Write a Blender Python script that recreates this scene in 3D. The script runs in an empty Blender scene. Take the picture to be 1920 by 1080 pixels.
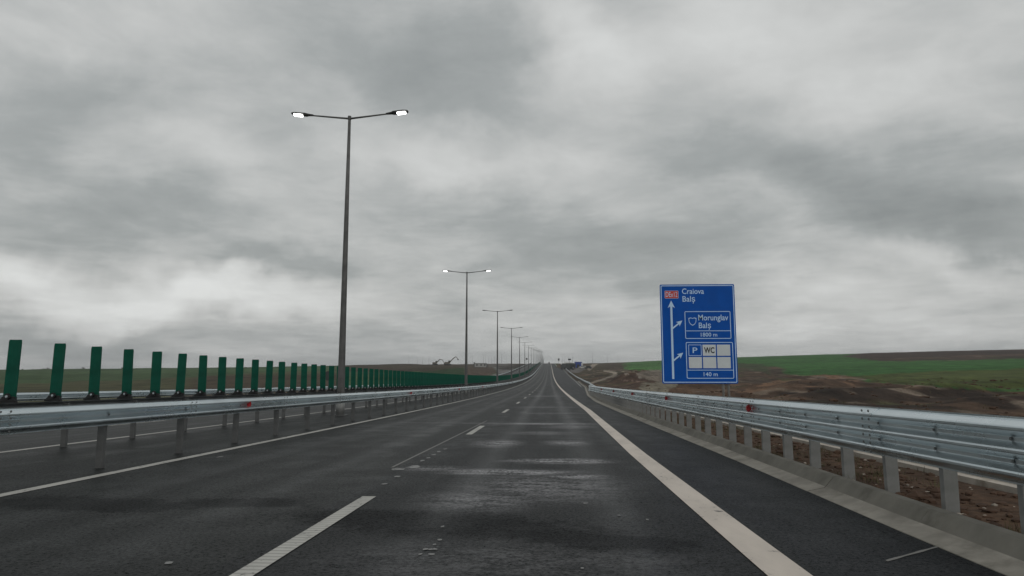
import bpy, bmesh, math, random
import numpy as np
from mathutils import Vector
random.seed(7); RNG = np.random.default_rng(7)
S = bpy.context.scene
C = S.collection
D = bpy.data
R = math.radians

# ------------------------------------------------------------------ camera
F = 1250.0; VX, HY = 1030.0, 697.0; EYE = 1.2
PITCH = math.atan((HY-540)/F); YAW = math.atan((VX-960)/F*math.cos(PITCH))
cd = D.cameras.new('camera'); cam = D.objects.new('camera', cd); C.objects.link(cam)
cam.location = (0, 0, EYE); cam.rotation_euler = (math.pi/2+PITCH, 0, YAW)
cd.sensor_width = 36; cd.lens = F/1920*36; cd.clip_start = .1; cd.clip_end = 9000
S.camera = cam
S.view_settings.view_transform = 'Standard'; S.view_settings.look = 'None'
S.view_settings.exposure = 0.0; S.view_settings.gamma = 1

def M3():
    cy, sy, cp, sp = math.cos(YAW), math.sin(YAW), math.cos(PITCH), math.sin(PITCH)
    fwd = np.array([-sy*cp, cy*cp, sp]); rt = np.array([cy, sy, 0.]); up = np.cross(rt, fwd)
    return rt, up, fwd
RT, UP, FW = M3()
def proj(X, Y, Z):
    X = np.asarray(X, float); Y = np.asarray(Y, float); Z = np.asarray(Z, float)-EYE
    a = RT[0]*X+RT[1]*Y+RT[2]*Z; b = UP[0]*X+UP[1]*Y+UP[2]*Z; c = FW[0]*X+FW[1]*Y+FW[2]*Z
    c = np.where(c > .3, c, np.nan)
    return 960+F*a/c, 540-F*b/c
def ray(px, py):
    d = RT*(px-960)/F - UP*(py-540)/F + FW
    return d/np.linalg.norm(d)

# ------------------------------------------------------------------ node helpers
class NT:
    def __init__(s, tree): s.t = tree; s.n = tree.nodes; s.l = tree.links
    def __call__(s, typ, **kw):
        n = s.n.new(typ)
        for k, v in kw.items():
            if k.startswith('i_'):
                key = k[2:]
                key = int(key) if key.isdigit() else key.replace('_', ' ')
                s.put(n.inputs[key], v)
            else: setattr(n, k, v)
        return n
    def put(s, sock, v):
        if isinstance(v, bpy.types.NodeSocket): s.l.new(v, sock)
        elif isinstance(v, bpy.types.Node): s.l.new(v.outputs[0], sock)
        else:
            if sock.type == 'RGBA' and len(v) == 3: v = (*v, 1)
            sock.default_value = v
    def m(s, op, a, b=0.0, c=0.0, clamp=False):
        n = s.n.new('ShaderNodeMath'); n.operation = op; n.use_clamp = clamp
        s.put(n.inputs[0], a); s.put(n.inputs[1], b)
        if len(n.inputs) > 2: s.put(n.inputs[2], c)
        return n.outputs[0]
    def vm(s, op, a, b=(0, 0, 0)):
        n = s.n.new('ShaderNodeVectorMath'); n.operation = op
        s.put(n.inputs[0], a); s.put(n.inputs[1], b)
        return n.outputs['Value'] if op in ('LENGTH', 'DOT_PRODUCT', 'DISTANCE') else n.outputs[0]
    def mix(s, f, a, b, blend='MIX'):
        n = s.n.new('ShaderNodeMix'); n.data_type = 'RGBA'; n.blend_type = blend
        s.put(n.inputs['Factor'], f); s.put(n.inputs[6], a); s.put(n.inputs[7], b)
        return n.outputs[2]
    def rng(s, v, a, b, c=0.0, d=1.0, smooth=True):
        n = s.n.new('ShaderNodeMapRange'); n.interpolation_type = 'SMOOTHSTEP' if smooth else 'LINEAR'
        s.put(n.inputs[0], v)
        for i, q in enumerate((a, b, c, d)): s.put(n.inputs[i+1], q)
        return n.outputs[0]
    def noise(s, vec, scale, detail=4, rough=.55, dist=0.0, out=0):
        n = s.n.new('ShaderNodeTexNoise'); s.put(n.inputs['Vector'], vec)
        n.inputs['Scale'].default_value = scale; n.inputs['Detail'].default_value = detail
        n.inputs['Roughness'].default_value = rough; n.inputs['Distortion'].default_value = dist
        return n.outputs[out]

# ------------------------------------------------------------------ overcast sky
w = D.worlds.new('World'); S.world = w; w.use_nodes = True
t = NT(w.node_tree); t.n.clear()
gen = t('ShaderNodeTexCoord').outputs['Generated']
sep = t('ShaderNodeSeparateXYZ', i_0=gen)
X_, Y_, Z_ = sep.outputs
zc = t.m('MAXIMUM', Z_, 0.0)
den = t.m('ADD', zc, .11)
pl = t('ShaderNodeCombineXYZ', i_0=t.m('DIVIDE', X_, den), i_1=t.m('DIVIDE', Y_, den), i_2=0.0).outputs[0]
warp = t.noise(pl, .9, 3, .5, 0, 1)
plw = t.vm('ADD', pl, t.vm('SCALE', warp)); 
plw.node.inputs[1].default_value = (0, 0, 0)
sc = [n for n in t.n if n.type == 'VECT_MATH' and n.operation == 'SCALE'][-1]; sc.inputs['Scale'].default_value = .55
t.l.new(sc.outputs[0], plw.node.inputs[1])
n1 = t.noise(plw, .55, 6, .55)
n2 = t.noise(plw, 1.7, 5, .6)
n3s = t.noise(plw, 4.0, 10, .68)
cl = t.m('ADD', t.m('ADD', t.m('MULTIPLY', t.m('SUBTRACT', n1, .5), .40), t.m('MULTIPLY', t.m('SUBTRACT', n2, .5), .30)), t.m('MULTIPLY', t.m('SUBTRACT', n3s, .5), .17))
# broad banks of cloud, each at its own bearing and height in the sky
ya = t.m('MAXIMUM', t.m('ABSOLUTE', Y_), .05)
uv0 = t('ShaderNodeCombineXYZ', i_0=t.m('DIVIDE', X_, ya), i_1=t.m('DIVIDE', Z_, ya), i_2=0.0).outputs[0]
wn = t.vm('SUBTRACT', t.noise(uv0, 4.0, 5, .55, 0, 1), (.5, .5, .5))
wsc = t.n.new('ShaderNodeVectorMath'); wsc.operation = 'SCALE'; t.l.new(wn, wsc.inputs[0]); wsc.inputs['Scale'].default_value = .26
uv = t.vm('ADD', uv0, wsc.outputs[0])
banks = [  # centre px, py, half width px, half height px, tilt deg, amount
 (860, 150, 270, 140, 12, -.11), (600, 90, 240, 110, 20, -.06), (120, 190, 300, 120, -8, -.11), (60, 30, 260, 70, 0, .05),
 (820, 320, 300, 110, -8, .12), (1090, 90, 130, 110, 40, .14), (1400, 60, 300, 130, 10, .05), (480, 340, 180, 70, 30, .06),
 (230, 400, 300, 70, -5, -.08), (150, 525, 460, 62, 4, .19), (520, 545, 300, 60, 0, .12), (150, 632, 420, 42, 0, -.12),
 (900, 420, 320, 55, 10, -.10), (1250, 470, 330, 60, -4, -.06), (1600, 360, 420, 70, 14, -.17), (1750, 300, 260, 60, 10, -.05),
 (1750, 190, 300, 100, 0, .07), (1450, 230, 260, 80, 14, -.04), (1760, 470, 260, 38, 3, .09), (1600, 590, 380, 50, 0, .08),
 (500, 475, 200, 36, 0, -.12), (1900, 420, 160, 45, 0, -.05), (720, 620, 300, 50, 0, -.05), (1050, 600, 200, 60, 0, .03)]
acc = cl
for (px, py, sx, sy, tilt, am) in banks:
    d = ray(px, py); u0, v0 = d[0]/abs(d[1]), d[2]/abs(d[1])
    mp = t('ShaderNodeMapping', vector_type='TEXTURE')
    mp.inputs['Location'].default_value = (u0, v0, 0); mp.inputs['Rotation'].default_value = (0, 0, R(-tilt))
    mp.inputs['Scale'].default_value = (sx*1.25/F, sy*1.25/F, 1); t.l.new(uv, mp.inputs[0])
    ln = t.vm('LENGTH', mp.outputs[0])
    acc = t.m('ADD', acc, t.rng(ln, 0, 1.15, am*1.08, 0))
# slightly brighter towards the horizon, duller straight overhead
acc = t.m('ADD', acc, t.rng(Z_, 0.0, .25, .03, 0))
val = t.m('ADD', .50, acc)
vr = t('ShaderNodeValToRGB', i_0=val); e = vr.color_ramp
e.elements[0].position = .20; e.elements[0].color = (.22, .24, .243, 1)
e.elements[1].position = .80; e.elements[1].color = (.80, .815, .805, 1)
x = e.elements.new(.42); x.color = (.375, .395, .395, 1)
x = e.elements.new(.58); x.color = (.58, .59, .582, 1)
sky = t('ShaderNodeTexSky'); sky.sky_type = 'NISHITA'; sky.sun_disc = False
sky.sun_elevation = R(38); sky.sun_rotation = R(150); sky.air_density = 2; sky.dust_density = 4
bg1 = t('ShaderNodeBackground', i_0=vr.outputs[0], i_1=1.0)
bg2 = t('ShaderNodeBackground', i_0=sky.outputs[0], i_1=.05)
ms = t('ShaderNodeMixShader', i_0=.06); t.l.new(bg1.outputs[0], ms.inputs[1]); t.l.new(bg2.outputs[0], ms.inputs[2])
out = t('ShaderNodeOutputWorld'); t.l.new(ms.outputs[0], out.inputs[0])

sd = D.lights.new('sun', 'SUN'); sd.energy = .5; sd.angle = R(25); sd.color = (1, .97, .92)
so = D.objects.new('sun', sd); C.objects.link(so); so.rotation_euler = (R(52), 0, R(-150+180))

# ------------------------------------------------------------------ materials
def material(name): 
    m = D.materials.new(name); m.use_nodes = True; m.node_tree.nodes.clear()
    t = NT(m.node_tree); b = t('ShaderNodeBsdfPrincipled'); o = t('ShaderNodeOutputMaterial'); t.l.new(b.outputs[0], o.inputs[0])
    return m, t, b
def coord(t): return t('ShaderNodeTexCoord').outputs['Object']
def wpos(t): return t('ShaderNodeNewGeometry').outputs['Position']
def simple(name, col, rough=.6, metal=0.0, var=.25, scale=6.0, bump=0.0, spec=.5, dirt=None):
    m, t, b = material(name); p = coord(t)
    n = t.noise(p, scale, 5, .6)
    k = t.rng(n, .3, .7, 1-var, 1+var, False)
    c = t.vm('MULTIPLY', (*col,), (1, 1, 1)); kk = t('ShaderNodeCombineXYZ', i_0=k, i_1=k, i_2=k).outputs[0]
    t.l.new(kk, c.node.inputs[1])
    if dirt:
        n3 = t.noise(p, scale*.35, 6, .65); c = t.mix(t.rng(n3, .52, .72), c, dirt)
    t.put(b.inputs['Base Color'], c); b.inputs['Metallic'].default_value = metal
    t.put(b.inputs['Roughness'], t.rng(t.noise(p, scale*1.7, 4), .3, .7, max(rough-.12, .05), min(rough+.12, 1), False))
    b.inputs['Specular IOR Level'].default_value = spec
    if bump:
        bp = t('ShaderNodeBump', i_Strength=bump, i_Distance=.01, i_Height=t.noise(p, scale*6, 5, .7)); t.put(b.inputs['Normal'], bp)
    return m
def emit(name, col, st):
    m, t, b = material(name); t.put(b.inputs['Base Color'], col); t.put(b.inputs['Emission Color'], col); b.inputs['Emission Strength'].default_value = st
    return m
MT = {}
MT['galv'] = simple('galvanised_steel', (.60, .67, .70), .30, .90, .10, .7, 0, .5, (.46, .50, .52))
MT['whitegalv'] = simple('pale_galvanised_tube', (.42, .43, .42), .5, .2, .1, 3.0)
MT['hut'] = simple('grey_container_paint', (.30, .30, .29), .6, 0, .2)
MT['galv_rear'] = simple('dark_galvanised_back', (.17, .18, .185), .5, .5, .2, 2.0)  # darker than the other beams, same tone over the whole rear rail
MT['galv_post'] = simple('grey_galvanised_post', (.23, .235, .23), .6, .25, .2, 5.0, .05)
MT['nut'] = simple('dull_steel_nut', (.16, .17, .17), .5, .5, .1)
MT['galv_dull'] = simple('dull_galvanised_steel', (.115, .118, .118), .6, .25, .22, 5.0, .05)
MT['pole'] = simple('lamp_pole_steel', (.10, .10, .098), .6, .1, .25, 3.0)
MT['black'] = simple('black_plastic', (.012, .012, .013), .45, 0, .2)
MT['green'] = simple('green_panel_plastic', (.005, .085, .055), .6, 0, .3, 3.0, 0, .15)
MT['red'] = simple('red_reflector', (.42, .02, .025), .3, 0, .1)
MT['lamp'] = emit('lamp_glass_lit', (1, .99, .95), 7.0)
MT['lampdim'] = simple('unlit_lamp_glass', (.12, .12, .12), .4)
MT['blue'] = simple('sign_blue_sheeting', (.001, .085, .42), .5, 0, .1, 1.5, 0, .15)
MT['signwhite'] = simple('sign_pale_sheeting', (.52, .72, .95), .45, 0, .06, 2)
MT['signgrey'] = simple('sign_blank_sheeting', (.62, .67, .70), .5, 0, .06, 2)
MT['signred'] = simple('sign_red_sheeting', (.55, .04, .03), .45, 0, .06, 2)
MT['signdark'] = simple('sign_black_ink', (.01, .01, .012), .5)
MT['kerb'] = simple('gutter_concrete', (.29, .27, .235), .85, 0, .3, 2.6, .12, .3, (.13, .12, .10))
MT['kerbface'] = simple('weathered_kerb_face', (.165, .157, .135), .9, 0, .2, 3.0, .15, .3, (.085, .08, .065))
MT['conc'] = simple('channel_concrete', (.42, .38, .33), .85, 0, .2, 3, .3, .3, (.2, .17, .13))
MT['stone'] = simple('pale_stones', (.30, .26, .22), .85, 0, .5, 2.0, .2, .3)
MT['clod'] = simple('brown_soil_clods', (.075, .046, .032), .95, 0, .4, 2.0, .3, .2)
MT['tyre'] = simple('tyre_rubber', (.015, .015, .015), .8)
MT['glass'] = simple('dark_vehicle_glass', (.02, .025, .03), .1)
MT['whitepaint'] = simple('white_paintwork', (.62, .62, .60), .4, 0, .1)
MT['darkpaint'] = simple('dark_paintwork', (.04, .045, .045), .4, 0, .15)
MT['bluepaint'] = simple('blue_paintwork', (.02, .06, .30), .45, 0, .12)
MT['yellow'] = simple('dirty_machine_paint', (.075, .06, .035), .55, 0, .3)
MT['bark'] = simple('bark', (.05, .04, .03), .9)
MT['leaf'] = simple('dull_foliage', (.035, .045, .028), .8, 0, .4, 1.0)

# ------------------------------------------------------------------ object helpers
def mk(name, verts, faces, mat=None, parent=None, smooth=False, mats=None, fm=None):
    me = D.meshes.new(name); me.from_pydata([tuple(map(float, v)) for v in verts], [], faces); 
    for q in (mats or [mat]): me.materials.append(q)
    if fm is not None: me.polygons.foreach_set('material_index', fm)
    if smooth: me.polygons.foreach_set('use_smooth', [True]*len(faces))
    me.update(); o = D.objects.new(name, me); C.objects.link(o)
    if parent: o.parent = parent
    return o
def fix(o):
    bm = bmesh.new(); bm.from_mesh(o.data); bmesh.ops.recalc_face_normals(bm, faces=bm.faces); bm.to_mesh(o.data); bm.free(); return o
class MB:
    def __init__(s): s.v = []; s.f = []
    def box(s, x0, x1, y0, y1, z0, z1, cut=0):
        b = len(s.v); s.v += [(x0, y0, z0), (x1, y0, z0), (x1, y1, z0), (x0, y1, z0), (x0, y0, z1), (x1, y0, z1), (x1, y1, z1), (x0, y1, z1)]
        s.f += [tuple(b+i for i in q) for q in ((3, 2, 1, 0), (4, 5, 6, 7), (0, 1, 5, 4), (1, 2, 6, 5), (2, 3, 7, 6), (3, 0, 4, 7))]; return s
    def prism(s, pts, a0, a1, axis='z'):          # closed outline extruded along an axis
        b = len(s.v); n = len(pts)
        def P(p, a): return {'z': (p[0], p[1], a), 'y': (p[0], a, p[1]), 'x': (a, p[0], p[1])}[axis]
        s.v += [P(p, a0) for p in pts]+[P(p, a1) for p in pts]
        s.f += [tuple(b+i for i in range(n))[::-1], tuple(b+n+i for i in range(n))]
        s.f += [(b+i, b+(i+1) % n, b+n+(i+1) % n, b+n+i) for i in range(n)]; return s
    def tube(s, path, radii, n=8, cap=True):
        b = len(s.v); path = [Vector(p) for p in path]
        for i, p in enumerate(path):
            d = (path[min(i+1, len(path)-1)]-path[max(i-1, 0)]).normalized()
            a = d.orthogonal().normalized() if abs(d.z) < .9 else Vector((1, 0, 0)); a = (a-d*a.dot(d)).normalized(); c = d.cross(a)
            for k in range(n):
                an = 2*math.pi*k/n; s.v.append(tuple(p+(a*math.cos(an)+c*math.sin(an))*radii[i]))
        for i in range(len(path)-1):
            for k in range(n): s.f.append((b+i*n+k, b+i*n+(k+1) % n, b+(i+1)*n+(k+1) % n, b+(i+1)*n+k))
        if cap: s.f += [tuple(b+k for k in range(n))[::-1], tuple(b+(len(path)-1)*n+k for k in range(n))]
        return s
    def build(s, name, mat, parent=None, smooth=False, bevel=0):
        o = mk(name, s.v, s.f, mat, parent, smooth); fix(o)
        if bevel:
            bm = bmesh.new(); bm.from_mesh(o.data)
            bmesh.ops.bevel(bm, geom=[e for e in bm.edges if e.calc_face_angle(0) > .5], offset=bevel, segments=2, affect='EDGES', profile=.6)
            bm.to_mesh(o.data); bm.free()
        return o
def tag(o, label=None, cat=None, group=None, kind=None):
    if label: o['label'] = label
    if cat: o['category'] = cat
    if group: o['group'] = group
    if kind: o['kind'] = kind
    return o
def empty(name, loc, label, cat, group=None, rz=0):
    o = D.objects.new(name, None); C.objects.link(o); o.location = loc; o.rotation_euler = (0, 0, rz); o.empty_display_size = .2
    return tag(o, label, cat, group)
def copy_tree(o, parent=None):
    c = o.copy(); C.objects.link(c); c.parent = parent
    for ch in [q for q in CH.get(o.name, [])]: copy_tree(ch, c)
    return c
CH = {}
def index():
    CH.clear()
    for o in D.objects:
        if o.parent: CH.setdefault(o.parent.name, []).append(o)

# ------------------------------------------------------------------ road profile and terrain
K2 = 6.7e-5; Y1 = 330.0
def P(y):
    y = np.asarray(y, float)
    base = np.where(y < Y1, K2*y*y*np.where(y > 0, 1, 0), K2*Y1*Y1+2*K2*Y1*(y-Y1))-.02*y
    g = 2*K2*Y1-.02                      # grade on the climb
    yc = 690.0; Lc = 120.0; g2 = -.012
    tt = np.clip((y-yc)/Lc, 0, 1)
    drop = (g-g2)*Lc*tt*tt/2+np.where(y > yc+Lc, (g-g2)*(y-yc-Lc), 0)
    return base-drop
def Pf(y): return float(P(y))
_re = np.array([(-20, 2.88), (6, 2.9), (11, 2.98), (45, 3.0), (63, 3.5), (116, 6.0), (180, 7.6), (260, 8.5), (420, 9.0), (470, 4.8), (1200, 4.8)])
def RE(y): return np.interp(y, _re[:, 0], _re[:, 1])
def cross(X): X = np.asarray(X, float); return np.where(X < -9.9, (X+9.9)*.024, 0)
def vnoise(X, Y, seed=0):
    X = np.asarray(X, float); Y = np.asarray(Y, float)
    xi = np.floor(X).astype(np.int64); yi = np.floor(Y).astype(np.int64); fx = X-xi; fy = Y-yi
    fx = fx*fx*(3-2*fx); fy = fy*fy*(3-2*fy)
    def h(a, b):
        n = (a*374761393+b*668265263+seed*974634777) & 0xffffffff
        n = ((n ^ (n >> 13))*1274126177) & 0xffffffff
        return ((n ^ (n >> 16)) & 0xffff)/65535.0
    return (h(xi, yi)*(1-fx)+h(xi+1, yi)*fx)*(1-fy)+(h(xi, yi+1)*(1-fx)+h(xi+1, yi+1)*fx)*fy
def fbm(X, Y, s, o=4, seed=0):
    r = 0; a = 1; tot = 0
    for i in range(o): r = r+a*(vnoise(X/s*2**i, Y/s*2**i, seed+i)-.5); tot += a; a *= .5
    return r/tot
TX = np.array([-3000, -900, -400, -200, -100, -50, -24, 0, 12, 25, 50, 100, 200, 400, 900, 3000], float)
TY = np.array([-60, 0, 50, 130, 200, 285, 430, 730, 1200, 3500], float)
TZ = np.array([
 [0, -1, -1.6, -2, -2.2, -2.2, -2, -1.4, -1.6, -1.8, -1.6, -1, 1, 4, 8, 8],
 [0, -1, -1.6, -2, -2.2, -2.2, -2, -1.4, -1.6, -1.9, -1.7, -.8, 1.2, 5, 10, 10],
 [0, -1, -1.5, -1.9, -2.2, -2.5, -2.5, -2, -2.3, -2.3, -1.2, .6, 3.2, 9, 14, 14],
 [0, -.5, -1.2, -1.6, -2.2, -2.8, -2.9, -2.6, -2.9, -2.6, -1.5, .6, 3.4, 10, 16, 16],
 [1, 0, -.6, -.8, -.8, -1.9, -2.8, -2.5, -2.6, -2.0, -.6, 1.4, 4, 11, 18, 18],
 [1, 0, 0, .6, 1.0, 0, -1.4, -1.4, -1.4, -.6, 1.0, 3.2, 6.0, 12, 20, 20],
 [0, 0, .6, 3.0, 4.3, 3.4, 2.2, 1.9, 2.2, 3.2, 4.6, 7.4, 11, 15.6, 20, 22],
 [0, .6, 2.6, 5.6, 8.2, 8.8, 9, 9, 9, 8.8, 9.2, 11, 15.5, 21.5, 27, 30],
 [2, 2.2, 3.5, 4.5, 7, 7, 7, 7, 7, 7, 8, 9, 12, 18, 26, 30],
 [2, 2, 2, 0, 0, 0, 0, 0, 0, 0, 2, 4, 8, 16, 30, 40]], float)
def Fz(X, Y):
    ix = np.clip(np.searchsorted(TX, X)-1, 0, len(TX)-2); iy = np.clip(np.searchsorted(TY, Y)-1, 0, len(TY)-2)
    fx = np.clip((X-TX[ix])/(TX[ix+1]-TX[ix]), 0, 1); fy = np.clip((Y-TY[iy])/(TY[iy+1]-TY[iy]), 0, 1)
    return (TZ[iy, ix]*(1-fx)+TZ[iy, ix+1]*fx)*(1-fy)+(TZ[iy+1, ix]*(1-fx)+TZ[iy+1, ix+1]*fx)*fy+EYE
def bump(X, Y, cx, cy, rx, ry, h):
    q = ((X-cx)/rx)**2+((Y-cy)/ry)**2; return h*np.exp(-q*1.6)
BUMPS = [(22, 105, 5, 9, 1.3), (15.5, 118, 4, 14, 1.2), (30, 130, 8, 10, 1.6), (19, 160, 6, 22, 2.2), (27, 205, 8, 30, 2.6), (14, 78, 3, 6, .7),
         (27, 75, 6, 6, .8), (35, 92, 7, 8, 1.0), (24, 58, 5, 5, .7), (33, 60, 6, 5, .9), (44, 66, 8, 5, .8), (18, 45, 3, 5, .5), (26, 40, 5, 4, .6),
         (-45, 290, 22, 50, 2.2), (-95, 420, 40, 40, 1.0), (-34, 190, 9, 26, 1.0)]
def smooth01(a): a = np.clip(a, 0, 1); return a*a*(3-2*a)
def H(X, Y):
    X = np.asarray(X, float); Y = np.asarray(Y, float)
    z = 0
    for dx, dy in ((-.16, -.1), (.16, .1), (-.1, .16), (.1, -.16), (0, 0)):     # soften the table's creases
        z = z+Fz(X+dx*(np.abs(X)*.5+6), Y+dy*(np.abs(Y)*.4+15))
    z = z/5
    for b in BUMPS: z = z+bump(X, Y, *b)
    r = np.clip(np.hypot(X, Y)/120, .25, 3)
    z = z+fbm(X, Y, 22, 4, 3)*.9*np.clip(r, .3, 1.2)+fbm(X, Y, 5.5, 3, 9)*1.0*smooth01((X-9)/8)*(Y < 260)*(X < 70)
    re = RE(Y); road = P(Y)+cross(X)
    edge = P(Y)+.05+fbm(X, Y, .8, 3, 5)*.07
    kr = smooth01((X-re-3.4)/9.0); z_r = edge*(1-kr)+z*kr
    kl = smooth01((-19.9-X)/8.0); z_l = (P(Y)+cross(-19.9)-.06)*(1-kl)+z*kl
    out = np.where(X > re+.46, z_r, np.where(X < -19.9, z_l, road-.12))
    out = np.where((X > 5.02) & (X < 5.6) & (Y < 44), out-.22, out)
    beyond = smooth01((Y-760)/60)
    return out*(1-beyond)+np.minimum(out, z)*beyond
def Hf(x, y): return float(H(np.array([x]), np.array([y]))[0])
def at(px, y, dz=0):                   # ground point in the direction of px at distance y
    X = (px-VX)/F*y; return (X, y, Hf(X, y)+dz)

# grid
def spread(a, b, step0, k):
    o = [a]; 
    while o[-1] < b: o.append(o[-1]+max(step0, k*abs(o[-1])))
    return o
xr = spread(3.0, 60, .22, .008)+spread(61, 3000, .6, .02)
xl = [-19.7]+[-v for v in spread(20.0, 60, .6, .015)]+[-v for v in spread(61, 3000, .9, .02)]
xs = np.array(sorted(set(xl+[-12, -6, 0, 2.5]+xr)))
ys = np.array(sorted(set([-60, -40, -25]+list(np.arange(-15, 20, .35))+spread(20, 3500, .35, .0125))))
GX, GY = np.meshgrid(xs, ys); GZ = H(GX, GY)
nx, ny = len(xs), len(ys)
print('terrain verts', nx*ny)
PX, PY = proj(GX, GY, GZ)
wob = fbm(GX, GY, 6, 4, 21)
PXw = PX+np.nan_to_num(wob)*36; PYw = PY+fbm(GX, GY, 9, 4, 31)*7
def inpoly(poly, x, y):
    c = np.zeros(x.shape, bool); n = len(poly)
    for i in range(n):
        x0, y0 = poly[i]; x1, y1 = poly[(i+1) % n]
        if y0 == y1: continue
        k = ((y0 > y) != (y1 > y)) & (x < (x1-x0)*(y-y0)/(y1-y0)+x0); c ^= k
    return c
GREEN = (.036, .108, .026); GREEN2 = (.052, .130, .036); OLIVE = (.062, .078, .022); SOIL = (.074, .045, .029); SOILD = (.036, .024, .018)
TAN = (.17, .10, .062); PLOUGH = (.050, .034, .028); PALE = (.25, .21, .17); YARD = (.13, .12, .115); MOUND = (.058, .046, .028); LGRASS = (.050, .084, .036)
col = np.empty(GX.shape+(3,)); 
col[:] = np.where(GX[..., None] > 0, np.array(GREEN), np.array(LGRASS))
def paint(poly, c, warp=1.0, far=(0, 1e9)):
    m = inpoly(poly, PX*(1-warp)+PXw*warp, PY*(1-warp)+PYw*warp) & (GY > far[0]) & (GY < far[1]) & (GY > 3)
    col[m] = c
# right-hand fields, seen from nearer to farther
col[(GX > 0) & (GY < 3)] = SOIL
paint([(1040, 1100), (1040, 670), (1215, 690), (1270, 712), (1380, 692), (1450, 700), (1640, 716), (1800, 728), (1940, 733), (1960, 1100)], SOIL)
paint([(1380, 690), (1460, 688), (1480, 700), (1450, 722), (1380, 715)], (.07, .05, .036))
paint([(1455, 712), (1520, 702), (1630, 705), (1600, 722), (1500, 728), (1440, 738), (1380, 736)], TAN)
paint([(1480, 730), (1640, 726), (1940, 742), (1940, 775), (1560, 760), (1450, 750)], SOILD)
paint([(1600, 704), (1940, 690), (1940, 731), (1800, 727), (1640, 716)], OLIVE)
paint([(1380, 683), (1430, 682), (1450, 702), (1385, 690)], (.045, .055, .026))
paint([(1580, 668), (1630, 658), (1940, 645), (1940, 672), (1760, 677), (1640, 676)], PLOUGH)
# earthworks left of the sign
paint([(1095, 682), (1165, 676), (1172, 700), (1150, 715), (1100, 718), (1070, 705)], MOUND)
paint([(1165, 674), (1250, 668), (1250, 700), (1215, 694), (1170, 694)], GREEN2, 0)
paint([(1140, 682), (1172, 679), (1172, 695), (1140, 694)], (.06, .045, .034))
paint([(1120, 718), (1160, 700), (1240, 702), (1250, 745), (1160, 735)], (.068, .042, .030))
paint([(1195, 697), (1235, 692), (1262, 706), (1262, 722), (1228, 716), (1200, 706)], (.15, .125, .10))
paint([(1200, 722), (1262, 708), (1262, 745), (1190, 738)], (.16, .14, .105))
def track(pts, wpx, c=PALE):
    for (a, b) in zip(pts[:-1], pts[1:]):
        dx, dy = b[0]-a[0], b[1]-a[1]; L = math.hypot(dx, dy); nx_, ny_ = -dy/L, dx/L; w0, w1 = a[2]/2, b[2]/2
        k = wpx
        m = inpoly([(a[0]+nx_*w0*k, a[1]+ny_*w0), (b[0]+nx_*w1*k, b[1]+ny_*w1), (b[0]-nx_*w1*k, b[1]-ny_*w1), (a[0]-nx_*w0*k, a[1]-ny_*w0)], PX, PY)
        col[m & (GY > 45) & (GY < 600) & (GX > 5)] = c
track([(1104, 720, 3), (1118, 715, 3.4), (1135, 710, 3.4), (1150, 705, 4), (1156, 701, 4.5), (1150, 698, 4), (1132, 695, 3)], 2.2)
track([(1103, 694, 4), (1108, 689, 5), (1114, 684, 5), (1123, 680, 3)], 1.6)
track([(1165, 697, 1.6), (1190, 697, 1.6)], 2, (.2, .17, .13)); track([(1165, 713, 1.6), (1200, 715, 1.6)], 2, (.16, .11, .09))
track([(1170, 701, 3), (1180, 701, 3)], 2, (.2, .17, .14)); track([(1196, 708, 3), (1204, 709, 3)], 2, (.25, .22, .19))
paint([(1052, 688), (1098, 684), (1098, 692), (1085, 699), (1062, 698)], YARD, .3, (150, 520))
# left-hand fields
paint([(-60, 722), (260, 712), (470, 700), (640, 694), (640, 735), (470, 740), (-60, 760)], (.068, .068, .034))
paint([(380, 704), (640, 700), (640, 745), (330, 745)], (.056, .042, .026))
paint([(640, 682), (1000, 676), (1000, 690), (870, 689), (800, 697), (640, 697)], (.050, .040, .028))
paint([(780, 700), (880, 688), (905, 700), (880, 712), (780, 712)], (.035, .048, .024))
paint([(740, 703), (820, 694), (880, 689), (888, 699), (860, 706), (740, 708)], (.022, .048, .018), .4)
paint([(872, 686), (905, 683), (925, 690), (932, 699), (905, 707), (870, 704)], (.075, .056, .042), .3)
paint([(925, 689), (965, 688), (965, 705), (905, 708), (935, 699)], (.16, .155, .15), .2)
paint([(900, 679), (960, 681), (960, 688), (920, 688)], (.10, .09, .08))
paint([(932, 689), (985, 683), (985, 689), (940, 695)], (.03, .025, .02))
brown = (col[..., 0] > col[..., 1]*1.25) & (GX > 8) & (GY < 330)
q1 = fbm(GX, GY*.6, 5, 5, 61); q2 = fbm(GX, GY*.5, 9, 5, 67); q3 = fbm(GX, GY*.7, 3.2, 4, 71)
for q_, th, c_ in ((q1, .07, (.105, .066, .043)), (q2, .10, (.036, .025, .019)), (q3, .17, (.19, .15, .115)), (fbm(GX, GY, 7, 4, 73), .16, (.060, .062, .028))):
    a_ = (smooth01((q_-th)/.07)*brown*.85)[..., None]; col = col*(1-a_)+np.array(c_)*a_
nz = (fbm(GX, GY, 3, 4, 41)*.9+fbm(GX, GY, 40, 3, 43)*.6); col *= (1+nz)[..., None]; col = np.clip(col, .008, .6)
V = np.stack([GX, GY, GZ], -1).reshape(-1, 3)
ii = np.arange(nx*ny).reshape(ny, nx)
Q = np.stack([ii[:-1, :-1], ii[:-1, 1:], ii[1:, 1:], ii[1:, :-1]], -1).reshape(-1, 4)
me = D.meshes.new('ground'); me.vertices.add(len(V)); me.vertices.foreach_set('co', V.ravel())
me.loops.add(Q.size); me.loops.foreach_set('vertex_index', Q.ravel()); me.polygons.add(len(Q))
me.polygons.foreach_set('loop_start', np.arange(0, Q.size, 4)); me.polygons.foreach_set('use_smooth', np.ones(len(Q), bool)); me.update(calc_edges=True)
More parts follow.
